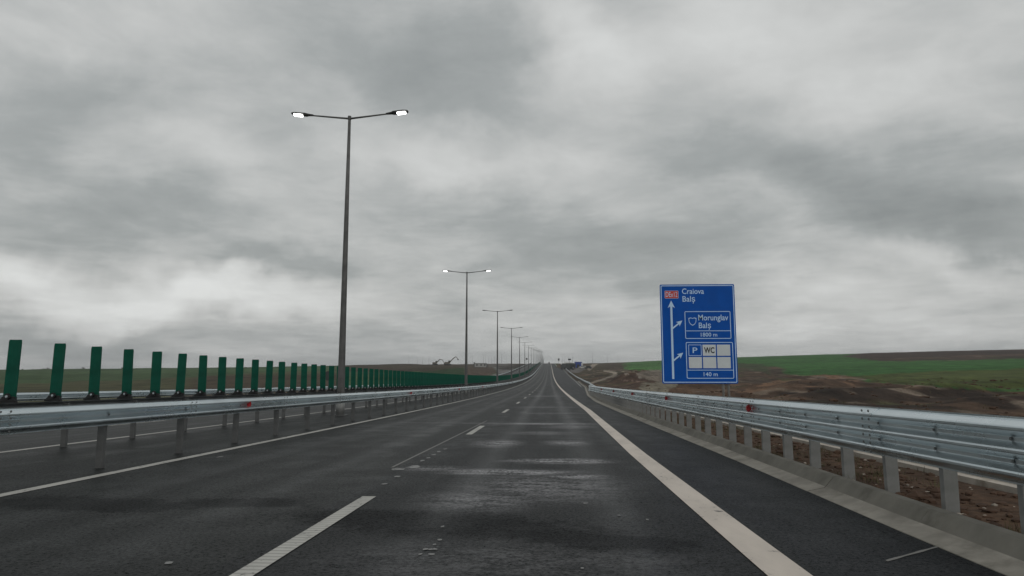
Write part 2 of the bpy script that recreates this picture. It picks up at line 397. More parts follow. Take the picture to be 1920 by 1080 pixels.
ca = me.color_attributes.new('soil', 'FLOAT_COLOR', 'POINT'); ca.data.foreach_set('color', np.concatenate([col.reshape(-1, 3), np.ones((nx*ny, 1))], 1).ravel())
ground = D.objects.new('ground', me); C.objects.link(ground); tag(ground, kind='structure')
m, t, b = material('ground_soil_and_grass'); p = wpos(t)
at_ = t('ShaderNodeAttribute', attribute_name='soil')
n = t.noise(p, 7.0, 6, .7); n2_ = t.noise(t.vm('MULTIPLY', p, (.9, .16, 1)), .9, 6, .7)
k = t.m('MULTIPLY', t.rng(n, .28, .72, .45, 1.6, False), t.rng(n2_, .3, .7, .5, 1.5, False))
kk = t('ShaderNodeCombineXYZ', i_0=k, i_1=k, i_2=k).outputs[0]
t.put(b.inputs['Base Color'], t.vm('MULTIPLY', at_.outputs['Color'], kk)); b.inputs['Roughness'].default_value = .95; b.inputs['Specular IOR Level'].default_value = .15
t.put(b.inputs['Normal'], t('ShaderNodeBump', i_Strength=.9, i_Distance=.06, i_Height=t.m('ADD', t.noise(p, 5, 6, .7), t.m('MULTIPLY', t.noise(p, 30, 3, .6), .3))))
me.materials.append(m)

# ------------------------------------------------------------------ asphalt
m, t, b = material('wet_asphalt'); p = wpos(t)
sx = t('ShaderNodeSeparateXYZ', i_0=p); px_, py_, _ = sx.outputs
along = t.vm('MULTIPLY', p, (1.6, .10, 1)); acr = t.vm('MULTIPLY', p, (.28, 1.6, 1))
n_f = t.noise(p, 38, 5, .85); n_m = t.noise(p, 1.3, 5, .6); n_l = t.noise(along, 1.0, 4, .55); n_a = t.noise(acr, 1.0, 6, .65)
v = t.m('MULTIPLY', t.rng(n_f, .3, .7, .25, 1.75, False), t.rng(n_m, .3, .7, .92, 1.08, False))
v = t.m('MULTIPLY', v, t.rng(n_l, .35, .65, .86, 1.12, False))
base = t.mix(t.rng(px_, -2.25, -2.15), (.018, .0195, .0195, 1), (.0135, .0148, .0158, 1))
base = t.mix(t.rng(px_, 1.70, 1.76), base, (.0085, .0098, .0122, 1))
vv = t('ShaderNodeCombineXYZ', i_0=v, i_1=v, i_2=v).outputs[0]; base = t.vm('MULTIPLY', base, vv)
trk = t.m('MULTIPLY', t.m('ADD', t.m('ADD', t.rng(t.m('ABSOLUTE', t.m('SUBTRACT', px_, .62)), 0, .42, 1, 0), t.rng(t.m('ABSOLUTE', t.m('ADD', px_, .98)), 0, .42, 1, 0)), t.m('ADD', t.rng(t.m('ABSOLUTE', t.m('ADD', px_, 3.15)), 0, .4, .7, 0), t.rng(t.m('ABSOLUTE', t.m('ADD', px_, 4.75)), 0, .4, .7, 0))), .22)
base = t.mix(trk, base, (.025, .026, .029, 1))
vo = t('ShaderNodeTexVoronoi', i_Scale=26.0, i_Vector=p); spk = t.m('MULTIPLY', t.rng(vo.outputs['Distance'], .10, .16, 1, 0), t.rng(t('ShaderNodeSeparateXYZ', i_0=vo.outputs['Color']).outputs[0], .90, .93))
base = t.mix(t.m('MULTIPLY', spk, .6), base, (.12, .12, .115, 1))
# dried silt streaks left across the running lane
fine = t.noise(t.vm('MULTIPLY', p, (1.6, 4.5, 1)), 1.3, 8, .8); grit = t.noise(p, 22, 5, .75)
tot = None
for (cx, cy, rx, ry, am) in [(-.35, 20.9, 2.4, .45, .8), (-3.0, 21.2, 3.0, .3, .25), (.6, 19.6, .8, .9, .45), (-1.1, 14.0, .55, .8, .7), (.35, 14.2, .5, .6, .7), (.15, 10.9, .95, .35, .95), (-.6, 9.5, 1.1, .32, .9), (.35, 9.1, .5, .22, .8),
                            (-.1, 8.2, 1.1, 1.1, .42), (-.75, 7.2, .7, .7, .4), (-.2, 17.0, .9, .6, .35), (-1.7, 9.8, .5, .35, .5), (-.3, 35, 2.0, 1.2, .3), (-.5, 60, 2.2, 3, .3), (0, 28, 1.3, .8, .35), (-.3, 4.8, 1.5, .6, .16)]:
    mp = t('ShaderNodeMapping', vector_type='TEXTURE'); mp.inputs['Location'].default_value = (cx, cy, 0); mp.inputs['Scale'].default_value = (rx*1.3, ry*1.5, 1e6); t.l.new(p, mp.inputs[0])
    g = t.m('MULTIPLY', t.rng(t.vm('LENGTH', mp.outputs[0]), .1, 1, 1, 0), am)
    tot = g if tot is None else t.m('MAXIMUM', tot, g)
silt = t.m('MULTIPLY', tot, t.rng(t.m('ADD', t.m('MULTIPLY', fine, .5), t.m('MULTIPLY', grit, .5)), .44, .58))
base = t.mix(silt, base, (.48, .475, .49, 1))
far_s = t.m('MULTIPLY', t.rng(n_a, .56, .74), t.m('MULTIPLY', t.rng(px_, -2.1, -1.2), t.rng(px_, 1.2, .4)))
base = t.mix(t.m('MULTIPLY', far_s, .25), base, (.16, .16, .165, 1))
# dashboard reflection in the windscreen, painted as dark patches in the asphalt colour
refl_dark = None
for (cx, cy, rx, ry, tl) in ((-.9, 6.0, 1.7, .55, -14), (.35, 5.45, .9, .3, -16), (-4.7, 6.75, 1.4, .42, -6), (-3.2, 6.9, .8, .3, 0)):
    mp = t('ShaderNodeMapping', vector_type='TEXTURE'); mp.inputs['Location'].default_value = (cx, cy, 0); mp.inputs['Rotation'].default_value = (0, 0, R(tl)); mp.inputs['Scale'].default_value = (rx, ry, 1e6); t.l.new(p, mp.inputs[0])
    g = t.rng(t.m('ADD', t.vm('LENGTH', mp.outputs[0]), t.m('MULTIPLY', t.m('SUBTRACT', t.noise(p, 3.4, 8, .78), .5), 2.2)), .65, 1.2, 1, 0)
    refl_dark = g if refl_dark is None else t.m('MAXIMUM', refl_dark, g)
base = t.mix(t.m('MULTIPLY', refl_dark, .45), base, (.003, .0034, .004, 1))
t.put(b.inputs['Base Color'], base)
damp = t.m('MULTIPLY', t.rng(n_l, .35, .7), t.rng(n_m, .35, .65))
t.put(b.inputs['Roughness'], t.m('SUBTRACT', t.m('SUBTRACT', .53, t.m('MULTIPLY', damp, .09)), t.m('MULTIPLY', trk, .38))); t.put(b.inputs['Specular IOR Level'], t.m('MULTIPLY', t.rng(n_f, .36, .64, .0, .16, False), t.m('SUBTRACT', 1.0, t.m('MULTIPLY', refl_dark, .6))))
t.put(b.inputs['Normal'], t('ShaderNodeBump', i_Strength=.45, i_Distance=.004, i_Height=n_f))
ASPH = m

ry_ = np.array(sorted(set(list(np.arange(-60, 100, 1.0))+list(np.arange(100, 900, 4.0)))))
def ribbon(name, y, cols, mat, dz=0, kind='structure', smooth=True):
    """cols: functions or numbers giving X of each column; height from the road profile."""
    y = np.asarray(y, float); XS = [np.full_like(y, c) if not callable(c) else c(y) for c in cols]
    vs = []; n = len(y)
    for c in XS: vs += list(zip(c, y, P(y)+cross(c)+dz))
    f = [(j*n+i, (j+1)*n+i, (j+1)*n+i+1, j*n+i+1) for j in range(len(cols)-1) for i in range(n-1)]
    o = mk(name, vs, f, mat, smooth=smooth)
    if kind: tag(o, kind=kind)
    return o
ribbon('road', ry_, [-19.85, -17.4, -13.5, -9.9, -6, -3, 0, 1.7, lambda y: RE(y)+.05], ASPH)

# paint
def paintmat(name, c, wear, rib=False):
    m, t, b = material(name); p = wpos(t); n = t.noise(p, 9, 6, .75); n2 = t.noise(t.vm('MULTIPLY', p, (2, .6, 1)), 1.4, 4, .6)
    colr = t.mix(t.rng(n2, .3, .7), tuple(c)+(1,), tuple(q*.82 for q in c)+(1,))
    f = t.rng(t.m('ADD', t.m('MULTIPLY', n, .7), t.m('MULTIPLY', n2, .3)), wear, wear+.08)
    colr = t.mix(f, colr, (.05, .05, .05, 1))
    if rib:
        s = t('ShaderNodeSeparateXYZ', i_0=p).outputs[1]; wv = t.m('SINE', t.m('MULTIPLY', s, 2*math.pi/.085))
        colr = t.mix(t.rng(wv, .2, .7, 0, .4), colr, (.09, .085, .075, 1))
        t.put(b.inputs['Normal'], t('ShaderNodeBump', i_Strength=.5, i_Distance=.004, i_Height=wv))
    t.put(b.inputs['Base Color'], colr); b.inputs['Roughness'].default_value = .6
    return m
MT['line'] = paintmat('white_road_paint', (.50, .49, .455), .555, True)
MT['line_wide'] = paintmat('cream_road_paint', (.62, .55, .48), .57)
MT['line_thin'] = paintmat('faded_seam_paint', (.17, .165, .155), .60)
LR = np.array([(-20, 1.49), (5, 1.52), (12, 1.54), (31, 1.76), (75, 1.76), (200, 1.68), (900, 1.6)])
lr = lambda y: np.interp(y, LR[:, 0], LR[:, 1])
ylong = ry_[(ry_ > -12)]
ribbon('road_line', ylong, [lambda y: lr(y)-.145, lambda y: lr(y)+.14], MT['line_wide'], .006)
ribbon('road_line', ylong, [-6.06, -5.89], MT['line'], .006)
ribbon('road_line', ylong, [-9.80, -9.64], MT['line'], .006)
ribbon('road_line', ylong, [-17.48, -17.32], MT['line'], .006)
ye = ry_[(ry_ > 118) & (ry_ < 418)]; ribbon('road_line', ye, [lambda y: RE(y)-.55, lambda y: RE(y)-.4], MT['line'], .006)
for i in range(60):
    y0 = 4.25+12.1*i; yy = np.linspace(y0, y0+3.1+(.25 if i else 0), 9)
    ribbon('lane_dash', yy, [-2.03, -1.88], MT['line'], .006)
    yo = np.linspace(y0+4, y0+7.1, 4)
    ribbon('lane_dash', yo, [-13.75, -13.6], MT['line'], .006)
ribbon('seam_line', np.linspace(9.9, 22.5, 12), [lambda y: -2.33+(y-9.9)*.018, lambda y: -2.29+(y-9.9)*.018], MT['line_thin'], .003)
def groundhit(px, py):
    d = ray(px, py); s_ = .5
    while EYE+s_*d[2]-Pf(s_*d[1]) > 0: s_ += .01
    return s_*d[0], s_*d[1]
(ax, ay), (bx2, by2) = groundhit(1662, 1053), groundhit(1772, 1022)
nn = 8; vs = []
for k in range(nn):
    q = k/(nn-1); x_ = ax+(bx2-ax)*q; y_ = ay+(by2-ay)*q; w_ = .016*(1+.3*math.sin(k*2.1)); vs += [(x_, y_-w_, Pf(y_)+.004), (x_, y_+w_, Pf(y_)+.004)]
tag(mk('seam_line', vs, [(2*k, 2*k+2, 2*k+3, 2*k+1) for k in range(nn-1)], MT['line_thin']), kind='structure')
# setting-out flecks of paint beside the lane line
def fleck(pts):
    vs = []; fs = []
    for (px, py, w, h) in pts:
        d = ray(px, py); s = 1.0
        for _ in range(30): s = s*1.0; y = s*d[1]; f_ = EYE+s*d[2]-Pf(y); s += f_/(.02*0+abs(d[2])+.02*0)
        x, y = s*d[0], s*d[1]; b0 = len(vs); n = 9; pm = F/y
        for k in range(n):
            a = 2*math.pi*k/n; r = random.uniform(.6, 1.15)
            yy = y+math.sin(a)*h/pm*r*y/EYE*.5; vs.append((x+math.cos(a)*w/2/pm*r, yy, Pf(yy)+.005))
        fs.append(tuple(range(b0, b0+n)))
    return mk('paint_fleck', vs, fs, MT['line_thin2'])
MT['line_thin2'] = paintmat('fleck_paint', (.22, .22, .215), .50)
tag(fleck([(835, 842, 9, 3), (823, 847, 9, 3), (813, 853, 9, 3), (803, 859, 9, 3), (792, 864, 9, 3), (775, 876, 26, 6), (748, 880, 30, 5), (745, 894, 12, 3), (720, 908, 12, 3),
           (830, 988, 9, 4), (824, 1013, 10, 3), (815, 1022, 8, 4), (812, 1031, 20, 4), (797, 1031, 12, 4), (788, 1040, 12, 4), (808, 1040, 14, 4), (1098, 944, 12, 3), (1160, 967, 7, 3), (1214, 975, 6, 3), (412, 857, 8, 3), (318, 1056, 18, 5), (1092, 1066, 8, 3)]), kind='structure')

# ------------------------------------------------------------------ kerb and channel
def sweep(prof, y, off=lambda y: 0, dz=0, base=None, closed=True):
    """prof: (x,z) points swept along the road."""
    n = len(prof); vs = []; fs = []
    for k, yy in enumerate(y):
        z0 = Pf(yy)+dz if base is None else base(yy); ox = float(off(yy))
        for (a, c) in prof: vs.append((ox+a, yy, z0+c))
        if k:
            for i in range(n if closed else n-1): fs.append(((k-1)*n+i, (k-1)*n+(i+1) % n, k*n+(i+1) % n, k*n+i))
    if closed: fs += [tuple(range(n))[::-1], tuple((len(y)-1)*n+i for i in range(n))]
    return vs, fs
KP = [(0, -.25), (0, .004), (.02, .012), (.185, .046), (.20, .058), (.285, .158), (.30, .170), (.39, .174), (.40, .16), (.40, -.25)]
ky = -8.0; VS = []; FS = []
while ky < 186:
    Ls = 2.0 if ky < 60 else 6.0
    jz = random.uniform(-.002, .002); jx = random.uniform(-.003, .003)
    v_, f_ = sweep(KP, [ky+.006, ky+Ls/2, ky+Ls-.006], lambda y: RE(y)+jx, jz); b0 = len(VS); VS += v_; FS += [tuple(b0+i for i in q) for q in f_]; ky += Ls
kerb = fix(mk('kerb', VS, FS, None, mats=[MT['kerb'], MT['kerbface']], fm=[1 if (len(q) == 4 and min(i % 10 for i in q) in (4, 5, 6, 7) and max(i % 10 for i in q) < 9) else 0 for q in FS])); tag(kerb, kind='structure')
v_, f_ = sweep([(5.05, -.3), (5.05, .10), (5.13, .11), (5.22, .0), (5.42, .0), (5.5, .11), (5.58, .10), (5.58, -.3)], np.arange(-8, 44.1, 1.0), lambda y: 0, 0)
tag(fix(mk('drainage_channel', v_, f_, MT['conc'])), kind='structure')

# ------------------------------------------------------------------ guardrails
def wave(nr, h, dpt):
    """cross-section of a corrugated beam: nr ridges, (depth, height) points top to bottom"""
    pts = []; pitch = h/nr
    for i in range(nr):
        z0 = i*pitch
        for (a, d) in ((.00, .0), (.09, .0), (.13, .05), (.37, .90), (.41, .98), (.45, 1.0), (.55, 1.0), (.59, .98), (.63, .90), (.87, .05), (.91, .0)):
            pts.append((d*dpt, z0+a*pitch))
    pts.append((0, h)); pts = [(pts[0][0], pts[0][1])]+pts[1:]
    return pts
def beam_mesh(prof, y0, y1, X, side, zb, step, xoff, bolts=(), thick=.004):
    """side=+1: ridges bulge towards +X"""
    n = len(prof); y = np.linspace(y0, y1, max(2, int((y1-y0)/step)+1))
    outer = [(side*d, z) for d, z in prof]; inner = [(side*(d-thick), z) for d, z in prof][::-1]
    v, f = sweep(outer+inner, y, lambda yy: float(X(yy))+xoff, zb)
    global NBEAM; NBEAM = len(f)
    for (by, bz, bd) in bolts:
        z = Pf(by)+zb+bz; x = float(X(by))+xoff+side*bd; b0 = len(v)
        for ring, r in ((0, .016), (1, .013)):
            for k in range(6):
                a = k*math.pi/3; v.append((x+side*(.001+.009*ring), by+math.cos(a)*r, z+math.sin(a)*r))
        f += [(b0+k, b0+(k+1) % 6, b0+6+(k+1) % 6, b0+6+k) for k in range(6)]+[tuple(b0+6+k for k in range(6))]
    return v, f
def cpost_mesh(w, dp, z0, z1, th=.006):
    # open C section: web towards -Y, flanges running +Y with lips
    o = [(-w/2, 0), (w/2, 0), (w/2, dp), (w/2-.025, dp), (w/2-.025, dp-th), (w/2-th, dp-th), (w/2-th, th), (-w/2+th, th), (-w/2+th, dp-th), (-w/2+.025, dp-th), (-w/2+.025, dp), (-w/2, dp)]
    return MB().prism(o, z0, z1)
def guardrail(label, X, side, y0, y1, zt, nr, h, pitch, postw, refl=(), rs=.0, seg=4.2, group=None, fine_to=26, pmat='galv_dull', bmat='galv', stub=.3, postoff=.07, cat='guardrail', end=False):
    X = X if callable(X) else (lambda c: (lambda y: c))(X)
    root = empty('guardrail', (0, 0, 0), label, cat, group)
    prof = wave(nr, h, .083); zb = zt-h; k = 0; ys_ = y0; rest = ([], [])
    valley = [i*h/nr for i in range(1, nr)]
    while ys_ < y1-.1:
        ye_ = min(ys_+seg, y1); near = ys_ < fine_to
        bolts = []
        if near:
            yy = ys_+.0
            pyy = y0+math.ceil((ys_-y0)/pitch)*pitch
            while pyy < ye_:
                for vz in valley: bolts.append((pyy+.02, vz, .003))
                pyy += pitch
            for q in (.07, .22):
                for i in range(nr): bolts += [(ys_+q, (i+.24)*h/nr, .075), (ys_+q, (i+.76)*h/nr, .075)]
        st = 1.05 if near else (4.2 if ys_ < 300 else 8.4)
        v, f = beam_mesh(prof, ys_, ye_+(.3 if ye_ < y1 else 0), X, side, zb, st, (.0045 if k % 2 and near else 0)*side, bolts)
        if k < 95: 
            o = mk('beam', v, f, None, root, False, [MT[bmat], MT['nut']], [0]*NBEAM+[1]*(len(f)-NBEAM)); fix(o)
        else:
            b0 = len(rest[0]); rest[0].extend(v); rest[1].extend([tuple(b0+i for i in q) for q in f])
        ys_ = ye_; k += 1
    if rest[0]: tag(fix(mk('beam', rest[0], rest[1], MT[bmat], root, False)), kind='stuff')
    n = int((y1-y0)/pitch)+1
    pm = cpost_mesh(postw, .065, -.35, zt-.04).build('post', MT[pmat], root); me0 = pm.data
    rest = ([], []); base = [tuple(q.co) for q in me0.vertices]; bf = [tuple(q.vertices) for q in me0.polygons]; bl = [] 
    for i in range(n):
        y = y0+i*pitch; x = float(X(y))-side*(postw/2+.035); z = Pf(y)+float(cross(x)) if abs(x) > 9.9 and x < 0 else Pf(y)
        if i < 95:
            o = pm if i == 0 else D.objects.new('post', me0)
            if i: C.objects.link(o); o.parent = root
            o.location = (x, y, z)
            o.rotation_euler = (R(random.uniform(-.6, .6)), R(random.uniform(-.6, .6)), R(random.uniform(-3, 3)))
        else:
            b0 = len(rest[0]); rest[0].extend([(x+a, y+b_, z+c) for a, b_, c in base]); rest[1].extend([tuple(b0+q for q in ff) for ff in bf])
        bl.append((x, y, z))
    if rest[0]: tag(mk('post', rest[0], rest[1], MT[pmat], root), kind='stuff')
    sp = MB().box(-.05, .05, -.03, .03, zt-h*.75, zt-h*.25).build('spacer', MT['galv_dull'], root)
    sp.location = (float(X(y0))-side*.058, y0+.03, Pf(y0)); 
    for i in range(1, min(n, 30)):
        o = D.objects.new('spacer', sp.data); C.objects.link(o); o.parent = root; y = y0+i*pitch; o.location = (float(X(y))-side*.058, y+.03, Pf(y))
    rm = None
    for ry in refl:
        if rm is None:
            rm = MB().prism([(-.035, -.055), (.035, -.055), (.05, 0), (.035, .055), (-.035, .055)], -.004, .004, 'y').box(-.036, -.03, -.02, .05, -.03, .03).build('reflector', MT['red'], root, bevel=.001); o = rm
        else: o = D.objects.new('reflector', rm.data); C.objects.link(o); o.parent = root
        o.scale = (1, 1, 1); o.location = (float(X(ry))+side*.055, ry, Pf(ry)+zt-h/nr*1.0+rs)
    return root
OC = float(cross(-19.2))
PIT = 1.035
g_right = guardrail('triple corrugated steel guardrail on closely spaced posts behind the concrete kerb, right of the road', lambda y: 3.52+.0*y, -1, -4.975, 60.1, .967, 3, .506, PIT, .125,
          refl=[3.7, 12.0, 20.3, 28.6, 36.9, 45.2], rs=.0, postoff=.0, seg=4.14, pmat='galv_post')
v, f = [], []
e_ = MB(); 
# rounded bull-nose closing the far end of that rail
prof = wave(3, .506, .083); vs = []; fs = []; n = len(prof)
for k in range(9):
    a = math.pi*k/8; 
    for (d, z) in prof: vs.append((3.52+.14-math.cos(a)*(.14+d), 60.0+math.sin(a)*(.2+d), Pf(60)+.967-.506+z))
    if k: fs += [((k-1)*n+i, (k-1)*n+i+1, k*n+i+1, k*n+i) for i in range(n-1)]
mk('end_cap', vs, fs, MT['galv'], g_right, True)
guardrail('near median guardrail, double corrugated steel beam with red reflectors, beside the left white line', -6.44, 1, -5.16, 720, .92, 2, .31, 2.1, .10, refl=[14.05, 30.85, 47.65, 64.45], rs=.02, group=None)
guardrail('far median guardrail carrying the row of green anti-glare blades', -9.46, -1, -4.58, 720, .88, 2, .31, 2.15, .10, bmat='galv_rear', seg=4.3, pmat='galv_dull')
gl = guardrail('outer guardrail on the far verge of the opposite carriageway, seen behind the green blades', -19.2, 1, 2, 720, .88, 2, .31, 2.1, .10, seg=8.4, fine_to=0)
guardrail('double corrugated guardrail following the widening exit lane before the earth mounds', lambda y: RE(y)+.85, -1, 66, 400, .86, 2, .31, 2.1, .10, seg=4.2, fine_to=0)
guardrail('short far guardrail at the right edge of the climbing road beyond the exit', lambda y: 5.2+0*y, -1, 470, 716, .9, 2, .31, 4.2, .1, seg=8.4, fine_to=0)

# ------------------------------------------------------------------ anti-glare blades
def blade_mesh(parent):
    n = 9; w = .225; h = 1.0; vs = []; fs = []
    m_ = MB(); zs = [0, .02, .5, .955, .985, 1.0]; sc_ = [1, 1, 1, 1, .96, .88]
    for z, s_ in zip(zs, sc_):
        for k in range(n):
            u = -1+2*k/(n-1); xx = u*w/2*s_; yy = .018*(1-u*u)
            vs.append((xx, yy+.012, z*h)) 
        for k in range(n-1, -1, -1):
            u = -1+2*k/(n-1); xx = u*w/2*s_; yy = .018*(1-u*u)
            vs.append((xx, yy-.012, z*h))
    N = 2*n
    for j in range(len(zs)-1):
        fs += [(j*N+i, j*N+(i+1) % N, (j+1)*N+(i+1) % N, (j+1)*N+i) for i in range(N)]
    fs += [tuple(range(N))[::-1], tuple((len(zs)-1)*N+i for i in range(N))]
    o = mk('blade', vs, fs, MT['green'], parent); fix(o); return o
def panel():
    r = empty('anti_glare_blade', (0, 0, 0), 'x', 'anti-glare blade', 'green anti-glare blades along the median')
    b = blade_mesh(r); b.location = (0, 0, .02)
    f = MB().box(-.2, .13, -.03, .03, -.075, -.035).box(-.115, .105, -.04, .04, -.045, .035).prism([(-.2, -.06), (-.03, -.06), (-.03, .05), (-.08, .05)], -.035, .035, 'y').build('foot', MT['black'], r, bevel=.006)
    kn = MB().tube([(0, -.045, .035), (0, -.075, .035)], [.055, .05], 14).build('clamp_knob', MT['black'], f)
    c = MB().tube([(0, -.074, .035), (0, -.082, .035)], [.024, .02], 10).build('bolt_head', MT['galv'], f)
    return r
pn = panel(); index()
bp = 1.078; far_b = ([], [])
bme = [o for o in CH[pn.name] if o.name.startswith('blade')][0].data
bv = [tuple(q.co) for q in bme.vertices]; bfc = [tuple(q.vertices) for q in bme.polygons]
Y0 = 11.22; cnt = 0; y = Y0-3*bp
while y < 712:
    x = -9.36; z = Pf(y)+.88+.075; dt = (R(random.uniform(-1.2, 1.2)), R(random.uniform(-.9, .5)), R(random.uniform(-5, 5)))
    if cnt < 300:
        if cnt == 0: o = pn
        elif cnt < 110: o = copy_tree(pn)
        else:
            o = D.objects.new('anti_glare_blade', bme); C.objects.link(o); tag(o, None, 'anti-glare blade', 'green anti-glare blades along the median')
        o.location = (x, y, z); o.rotation_euler = dt
        i = cnt-3
        ORD = ['leftmost', 'second', 'third', 'fourth', 'fifth', 'sixth', 'seventh', 'eighth', 'ninth', 'tenth', 'eleventh', 'twelfth', 'thirteenth', 'fourteenth', 'fifteenth', 'sixteenth']
        if 0 <= i < 16: lab = 'dark green anti-glare blade on the median rail, '+ORD[i]+(' and tallest in the row' if i == 0 else ' from the left edge of the row')
        elif y > 24.6 and y < 28: lab = 'dark green anti-glare blade just right of the nearest lamp post' if y > 25.9 else 'dark green anti-glare blade just behind the nearest lamp post'
        elif y < 26: lab = 'dark green anti-glare blade close left of the nearest lamp post'
        else:
            q = int((y-25.6)//39.0); NM = ['nearest', 'second', 'third', 'fourth', 'fifth', 'sixth', 'seventh', 'eighth', 'ninth', 'tenth']
            fr = (y-25.6) % 39.0
            lab = 'green anti-glare blade in the row, %s the %s lamp post' % ((('just behind', NM[min(q, 8)]) if fr < 10 else ('some way behind', NM[min(q, 8)]) if fr < 20 else ('some way before', NM[min(q+1, 9)]) if fr < 30 else ('just before', NM[min(q+1, 9)])))
        if i < 0: lab = 'dark green anti-glare blade cut off or outside the left edge'
        o['label'] = lab
    else:
        b0 = len(far_b[0]); far_b[0].extend([(x+a, y+b_, z+c+.02) for a, b_, c in bv]); far_b[1].extend([tuple(b0+q for q in f) for f in bfc])
    cnt += 1; y += bp
tag(mk('anti_glare_blades', far_b[0], far_b[1], MT['green']), 'far end of the green anti-glare blade row climbing to the crest', 'anti-glare blades', 'green anti-glare blades along the median', 'stuff')

# ------------------------------------------------------------------ lamp posts
def lamp_post():
    r = empty('street_lamp', (0, 0, 0), 'x', 'street lamp', 'double-armed lamp posts down the median')
    HT = 11.85
    MB().tube([(0, 0, .02), (0, 0, .9), (0, 0, 4), (0, 0, 8), (0, 0, HT)], [.15, .145, .118, .088, .058], 12).build('pole', MT['pole'], r, True)
    MB().box(-.24, .24, -.24, .24, 0, .035).build('base_plate', MT['galv_dull'], r, bevel=.006)
    MB().tube([(0, 0, .03), (0, 0, .52)], [.165, .162], 14).build('foot_lightener', MT['galv_post'], r, True)  # added paler tube, lightens the shaded foot of the pole
    MB().box(-.07, .07, -.16, -.12, .9, 1.5).build('access_door', MT['pole'], r, bevel=.01)
    MB().tube([(0, 0, HT-.02), (0, 0, HT+.12)], [.075, .07], 12).build('pole_cap', MT['pole'], r)
    for s_ in (-1, 1):
        MB().tube([(s_*.05, 0, HT+.02), (s_*.8, 0, HT+.10), (s_*1.62, 0, HT+.19)], [.042, .036, .03], 8).build('arm', MT['pole'], r, True)
        hd = empty_child = None
        # flat luminaire: neck, tapered housing, glass underneath
        up = .05
        def hz(xx): return HT+.19+(xx-1.55)*.1
        sec = [(1.50, .05, .035), (1.72, .09, .05), (1.80, .16, .055), (2.2, .17, .05), (2.36, .13, .035), (2.40, .08, .02)]
        v = []; f = []
        for (xx, hw, hh) in sec:
            z = hz(xx); v += [(s_*xx, -hw, z-.02), (s_*xx, hw, z-.02), (s_*xx, hw, z+hh*.5), (s_*xx, hw*.5, z+hh), (s_*xx, -hw*.5, z+hh), (s_*xx, -hw, z+hh*.5)]
        for j in range(len(sec)-1): f += [(j*6+i, j*6+(i+1) % 6, (j+1)*6+(i+1) % 6, (j+1)*6+i) for i in range(6)]
        f += [tuple(range(6)), tuple((len(sec)-1)*6+i for i in range(6))]
        hd = fix(mk('lamp_head', v, f, MT['black'], r))
        v = [(s_*xx, yy, hz(xx)-.024-dz) for dz in (0, .045) for (xx, yy) in ((1.96, -.10), (2.30, -.085), (2.30, .085), (1.96, .10))]
        f = [(0, 1, 2, 3), (7, 6, 5, 4), (0, 4, 5, 1), (1, 5, 6, 2), (2, 6, 7, 3), (3, 7, 4, 0)]
        gl_ = fix(mk('lamp_glass', v, f, MT['lamp'], hd))
    return r
lp = lamp_post(); index()
GL2 = None
def dim(o):
    global GL2
    for h_ in [q for q in o.children if q.name.startswith('lamp_head')]:
        for g_ in h_.children:
            m_ = D.meshes.get('dim_glass_%d' % (0 if g_.data.vertices[0].co.x < 0 else 1))
            if m_ is None: m_ = g_.data.copy(); m_.name = 'dim_glass_%d' % (0 if g_.data.vertices[0].co.x < 0 else 1); m_.materials[0] = MT['lampdim']
            g_.data = m_
names = ['nearest and tallest double-armed street lamp with both lamps lit', 'second double-armed street lamp from the front, lamps lit, on the median', 'third double-armed street lamp from the front on the median',
         'fourth double-armed street lamp from the front on the median', 'fifth double-armed street lamp from the front on the median', 'sixth double-armed street lamp from the front on the median']
for i in range(26):
    y = 25.6+39.0*i; o = lp if i == 0 else copy_tree(lp); o.location = (-8.03, y, Pf(y)); o['label'] = names[i] if i < 6 else (['seventh', 'eighth', 'ninth', 'tenth', 'eleventh', 'twelfth'][i-6]+' double-armed street lamp from the front on the median' if i < 12 else 'distant street lamp in the merging end of the median row at the crest')
    if i > 1: bpy.context.view_layer.update(); dim(o)
for px, y, s_ in [(766, 700, .75), (782, 720, .7), (792, 700, .72), (804, 690, .75), (886, 650, .72), (907, 640, .78), (911, 700, .75), (917, 720, .75), (922, 690, .7), (928, 730, .72), (941, 560, .78)]:
    o = copy_tree(lp); p_ = at(px, y); o.location = p_; o.scale = (s_, s_, s_); o['group'] = 'far lamps on the horizon left of the road'; dim(o); o['label'] = 'tiny far street lamp, %s from the left on the left horizon' % ['first', 'second', 'third', 'fourth', 'fifth', 'sixth', 'seventh', 'eighth', 'ninth', 'tenth', 'eleventh'][[766, 782, 792, 804, 886, 907, 911, 917, 922, 928, 941].index(px)]
for px, y, s_ in [(1054, 640, .8), (1059, 700, .8), (1065, 720, .8), (1073, 560, .8), (1110, 600, .78), (1138, 660, .7), (1157, 700, .6)]:
    o = copy_tree(lp); p_ = at(px, y); o.location = p_; o.scale = (s_, s_, s_); o['group'] = 'far lamps on the horizon right of the road'; dim(o); o['label'] = 'tiny far street lamp right of the road, '+{1054: 'leftmost of them', 1059: 'second from the left', 1065: 'third from the left', 1073: 'tallest, above the rest area', 1110: 'alone above the earth mound', 1138: 'first faint one right of the mound', 1157: 'rightmost and faintest'}[px]

